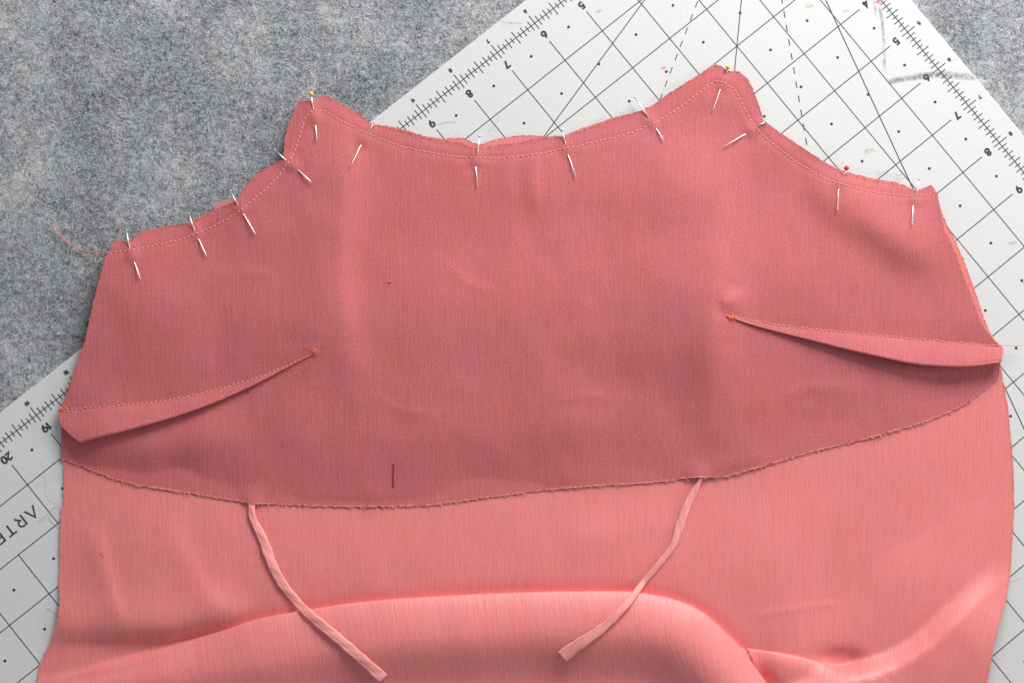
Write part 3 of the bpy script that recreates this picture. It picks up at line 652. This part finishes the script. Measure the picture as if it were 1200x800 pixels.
# ---------------------------------------------------------------- straps
def strap(C, label):
    C = np.array(C, float); d = np.r_[0, np.cumsum(np.hypot(*np.diff(C[:, :2], axis=0).T))]
    n = 90; t = np.linspace(0, d[-1], n)
    # a smooth curve through the points
    def cr(y):
        k = np.ones(7) / 7; v = np.interp(t, d, y); vp = np.r_[2 * v[0] - v[3:0:-1], v, 2 * v[-1] - v[-2:-5:-1]]; return np.convolve(vp, k, 'valid')
    X, Y, Wd = cr(C[:, 0]), cr(C[:, 1]), cr(C[:, 2])
    T = np.stack([np.gradient(X), np.gradient(Y)], 1); T /= np.linalg.norm(T, axis=1)[:, None]; N = np.stack([-T[:, 1], T[:, 0]], 1)
    h = np.maximum.reduce([dress_top(X, Y), dress_top(X + N[:, 0] * 5, Y + N[:, 1] * 5), dress_top(X - N[:, 0] * 5, Y - N[:, 1] * 5)])
    hh = h.copy()
    for k in range(6): hh = np.maximum(h, np.convolve(np.r_[hh[0], hh, hh[-1]], [.3, .4, .3], 'valid'))
    root = empty('dress_strap', at1(C[0, 0], C[0, 1], 0.001), label, 'strap', 'straps of the dress')
    sec = [(-1, 0.0), (-.93, .45), (-.7, .75), (-.35, .86), (0, .92), (.3, .95), (.42, .78), (.5, .93), (.72, .8), (.93, .5), (1, .0), (.8, -.35), (0, -.4), (-.8, -.35)]
    V = []; uv = []
    for i in range(n):
        tw = 1 + 0.12 * math.sin(i * .35); pk = 1 + 0.05 * math.sin(i * .9) + 0.04 * float(vnoise(np.array([i * .55]), np.array([X[0]]), 77)[0]); lean = 0.35 * float(vnoise(np.array([i * .13]), np.array([X[0] + 9]), 78)[0])
        for (s, q) in sec:
            x = X[i] + N[i, 0] * s * pk * Wd[i] / 2; y = Y[i] + N[i, 1] * s * pk * Wd[i] / 2
            V.append((x, y, hh[i] + 0.75 + q * 0.85 * tw + lean * s + 0.16 * math.sin(i * .5 + s * 2) + 0.1 * math.sin(i * 1.3 + s * 4))); uv.append((s * Wd[i] * PX_CM / 2, t[i] * PX_CM))
    V = np.array(V); k = len(sec)
    under = sdist(V[:, 0], V[:, 1], HEM_LTR)[0]; V[:, 2] = np.minimum(V[:, 2], lining_h(V[:, 0], V[:, 1]) - 0.35 + 40 * sstep(under, -1, 40))
    W = at(V[:, 0], V[:, 1], V[:, 2] / 1000)
    Fc = [(i * k + j, i * k + (j + 1) % k, (i + 1) * k + (j + 1) % k, (i + 1) * k + j) for i in range(n - 1) for j in range(k)] + [tuple(range(k)), tuple((n - 1) * k + j for j in range(k))]
    mesh('fabric_tube', W, Fc, M_STRAP, root, True, uv=np.array(uv))
    return root
strap([(297, 580, 9), (294.5, 591.6, 9), (293.8, 604, 7.5), (301, 617, 9.5), (310, 636, 12.5), (317.5, 659, 12), (329, 682, 11.5), (345, 702, 11), (359, 717, 11), (379, 734, 13), (396.6, 748, 12), (419.6, 768.5, 12.5), (442.6, 788.6, 13.5), (449, 795, 14)],
      'left coral strap hanging from the facing hem, running down to the bottom edge')
strap([(826, 552, 4), (820.5, 561, 4), (814, 575.5, 8.5), (803.4, 595, 10), (794.4, 622, 10.5), (789, 640, 7.5), (772, 661, 7.5), (751, 685, 6.5), (739, 703, 8), (724, 719, 9), (706, 736, 10.5), (688, 748, 13), (670, 760, 15), (657.5, 770, 16)],
      'right coral strap hanging from the facing hem, ending flat and wide on the fold')

# ---------------------------------------------------------------- pins
for (a, b, c, d, kd, lb) in PINS:
    def hz(p, o): return (float(lining_h(np.array([p[0]], float), np.array([p[1]], float))[0]) + o) / 1000
    root = empty('sewing_pin', at1(*a, hz(b, .9)), lb, 'pin', 'pins along the pinned seam')
    nodes = [(a, hz(b, 1.0)), (b, hz(b, 0.25)), ((b[0] * .8 + c[0] * .2, b[1] * .8 + c[1] * .2), hz(b, -.7)), ((b[0] * .2 + c[0] * .8, b[1] * .2 + c[1] * .8), hz(c, -.7)), (c, hz(c, 0.2)), ((c[0] * .5 + d[0] * .5, c[1] * .5 + d[1] * .5), hz(d, .95)), ((c[0] * .12 + d[0] * .88, c[1] * .12 + d[1] * .88), hz(d, 1.2)), (d, hz(d, 1.3))]
    P = np.array([at1(p[0], p[1], z) for p, z in nodes]); mb = MB(); mb.tube(P, [.31e-3] * 6 + [.26e-3, .05e-3], 8)
    mb.build('shaft', M_STEEL, root)
    mb = MB(); dr = (P[0] - P[1]) / np.linalg.norm(P[0] - P[1])
    if kd in ('yellow', 'red', 'pearl'):
        R = {'yellow': 1.3e-3, 'red': 1.35e-3, 'pearl': .7e-3}[kd]
        pr = [P[0] + dr * R * math.cos(t) for t in np.linspace(math.pi, 0, 12)]
        mb.tube(pr, [max(1e-5, R * math.sin(t)) for t in np.linspace(math.pi, 0, 12)], 16)
        mb.build('head', {'yellow': M_YEL, 'red': M_RED, 'pearl': M_PEARL}[kd], root)
    else:
        mb.tube([P[0] - dr * .0001, P[0], P[0] + dr * .0003, P[0] + dr * .0004], [.4e-3, .8e-3, .8e-3, .5e-3], 12); mb.build('head', M_STEEL, root)

# ---------------------------------------------------------------- loose threads, lint
def thread(name, P, r, mat, label, cat='thread', zf=None):
    P = poly(smoothline(P, 2), 3); z = np.array([zf(*p) for p in P]); mb = MB(); V = at(P[:, 0], P[:, 1], z)
    mb.tube(V, r, 6); return tag(mb.build(name, mat), label, cat)
thread('loose_thread', [(62, 267), (72, 277), (80, 285), (90, 291), (103, 295.5), (114, 296), (124, 296.5)], 0.00022, M_THREAD, 'long orange thread tail trailing over the felt from the facing\'s left corner', zf=lambda x, y: -0.0018 + max(0, (x - 95) / 30) * 0.0042)
thread('loose_thread', [(137, 283), (138, 277), (141, 270)], 0.0002, M_THREAD, 'short orange thread tail standing up beside the leftmost pin', zf=lambda x, y: 0.0025)
thread('loose_thread', [(1120, 401.5), (1150, 404), (1172, 404.6), (1185, 405), (1196, 405)], 0.00018, M_THREAD, 'straight orange thread tail poking past the right dart onto the mat', zf=lambda x, y: 0.0040)
mb = MB()
for (P, r) in (([(71, 593), (64, 593), (58, 600), (50, 607), (44, 611)], 0.0001), ([(70, 590), (60, 587), (55, 582), (54, 570), (53, 556), (50, 540)], 0.00006), ([(71, 622), (68, 616), (62, 612), (58, 606)], 0.0001), ([(69, 596), (65, 598), (56, 606), (48, 612)], 0.00006), ([(54, 566), (60, 562), (70, 559)], 0.00005), ([(70, 724), (64, 717), (55, 711)], 0.00008), ([(70, 664), (67, 650), (69, 640)], 0.00006), ([(1187, 524), (1192, 520), (1196, 512)], 0.00006), ([(1184, 684), (1188, 679), (1196, 676)], 0.00006)):
    Q = poly(smoothline(P, 2), 2); mb.tube(at(Q[:, 0], Q[:, 1], np.full(len(Q), 0.0003)), r * 0.8, 4)
tag(mb.build('pulled_yarn', M_FRAY, dress), kind='stuff')
mb = MB(); Q = poly([(118, 647), (119, 650), (121, 653)], 2); mb.tube(at(Q[:, 0], Q[:, 1], (dress_h(Q[:, 0], Q[:, 1]) + .12) / 1000), 0.00009, 5)
mb.build('snagged_yarn', M_TACK, dress)
mb = MB()
for k in range(26):
    c = [(1003, 203), (1030, 205), (1040, 208), (975, 196), (1052, 212), (700, 143), (735, 134), (575, 155), (540, 160)][k % 9]
    curl(mb, c[0] + rng.normal(0, 8), c[1] - abs(rng.normal(0, 3)), rng.uniform(-.9, .9), rng.uniform(6, 17), 0.00005, 0.0012, 1.0)
for (x, y, a, l) in ((578, 149, -.9, 18), (600, 155, .2, 28), (1030, 206, -1.9, 12), (590, 26, .1, 20)): curl(mb, x, y, a, l, 0.00005, 0.001, .3)
tag(mb.build('lint_hair', M_HAIR), 'thin grey hairs of lint on the white mat along the pinned seam', 'lint', kind='stuff')
for (x, y, r, c, lb) in ((221, 146, 1.4, lin(196, 150, 90), 'tiny ochre crumb of lint on the open felt left of the yellow-headed pin'), (68, 391, 1.6, lin(205, 195, 170), 'tiny cream crumb of lint on the felt beside the facing\'s left edge'), (369, 67, 1.2, lin(120, 70, 75), 'tiny dark red crumb on the felt above the left strap point')):
    mb = MB(); cen = at1(x, y, FELT_Z + 0.0012); mb.tube([cen + np.array([math.cos(t) * .0005, 0.0002 * math.sin(3 * t), math.sin(t) * 0.0003]) * r for t in np.linspace(0, 3, 5)], [.0001, .0004, .0006, .0004, .0001], 7)
    tag(mb.build('lint_crumb', simple('crumb_fibre', c, .9)), lb, 'lint')

# ---------------------------------------------------------------- wool fibres standing off the felt
def mat_side(px, py):
    w_ = at(px, py, np.zeros(len(px))); inv = (np.linalg.inv(M) @ (w_.T / INCH)).T + ORG
    return inv[:, 1], inv[:, 0]          # a, b
N = 52000
px = rng.uniform(-60, 660, N * 2); py = rng.uniform(-60, 520, N * 2)
px[-N // 4:] = rng.uniform(1040, 1260, N // 4); py[-N // 4:] = rng.uniform(-60, 230, N // 4)
a_, b_ = mat_side(px, py); keep = ((a_ < A0 + .0) | (b_ < B0 + .0)) & ~((px > 135) & (py > 300)) & ~((px > 345) & (px < 900) & (py > 180))
px, py = px[keep][:N], py[keep][:N]; n = len(px)
base = at(px, py, np.full(n, FELT_Z)); ang = rng.uniform(0, 6.283, n); ln = np.where(rng.random(n) < 0.03, rng.uniform(0.004, 0.009, n), rng.uniform(0.001, 0.0034, n)); bend = rng.normal(0, 0.9, n); wd = rng.uniform(0.00006, 0.00013, n)
h0 = felt_h(base[:, 0], base[:, 1]); K = 4; cx, cy = base[:, 0].copy(), base[:, 1].copy(); pts = []
for k in range(K):
    zz = h0 + 0.0002 + 0.0006 * np.sin(math.pi * k / (K - 1)) * rng.uniform(0.2, 1, n)
    nx_, ny_ = -np.sin(ang) * wd * .5, np.cos(ang) * wd * .5
    pts.append(np.stack([cx + nx_, cy + ny_, zz], 1)); pts.append(np.stack([cx - nx_, cy - ny_, zz], 1))
    cx += np.cos(ang) * ln / (K - 1); cy += np.sin(ang) * ln / (K - 1); ang = ang + bend / (K - 1)
V = np.stack(pts, 1).reshape(-1, 3); base_i = np.arange(n)[:, None] * (2 * K)
F = np.concatenate([np.stack([base_i[:, 0] + 2 * k, base_i[:, 0] + 2 * k + 1, base_i[:, 0] + 2 * k + 3, base_i[:, 0] + 2 * k + 2], 1) for k in range(K - 1)])
mi = np.tile(rng.choice([0, 1, 2], n, p=[.52, .2, .28]), K - 1)
tag(mesh('wool_fibres', V, F.tolist(), None, smooth=True, mats=M_FIB, mi=mi), kind='stuff')
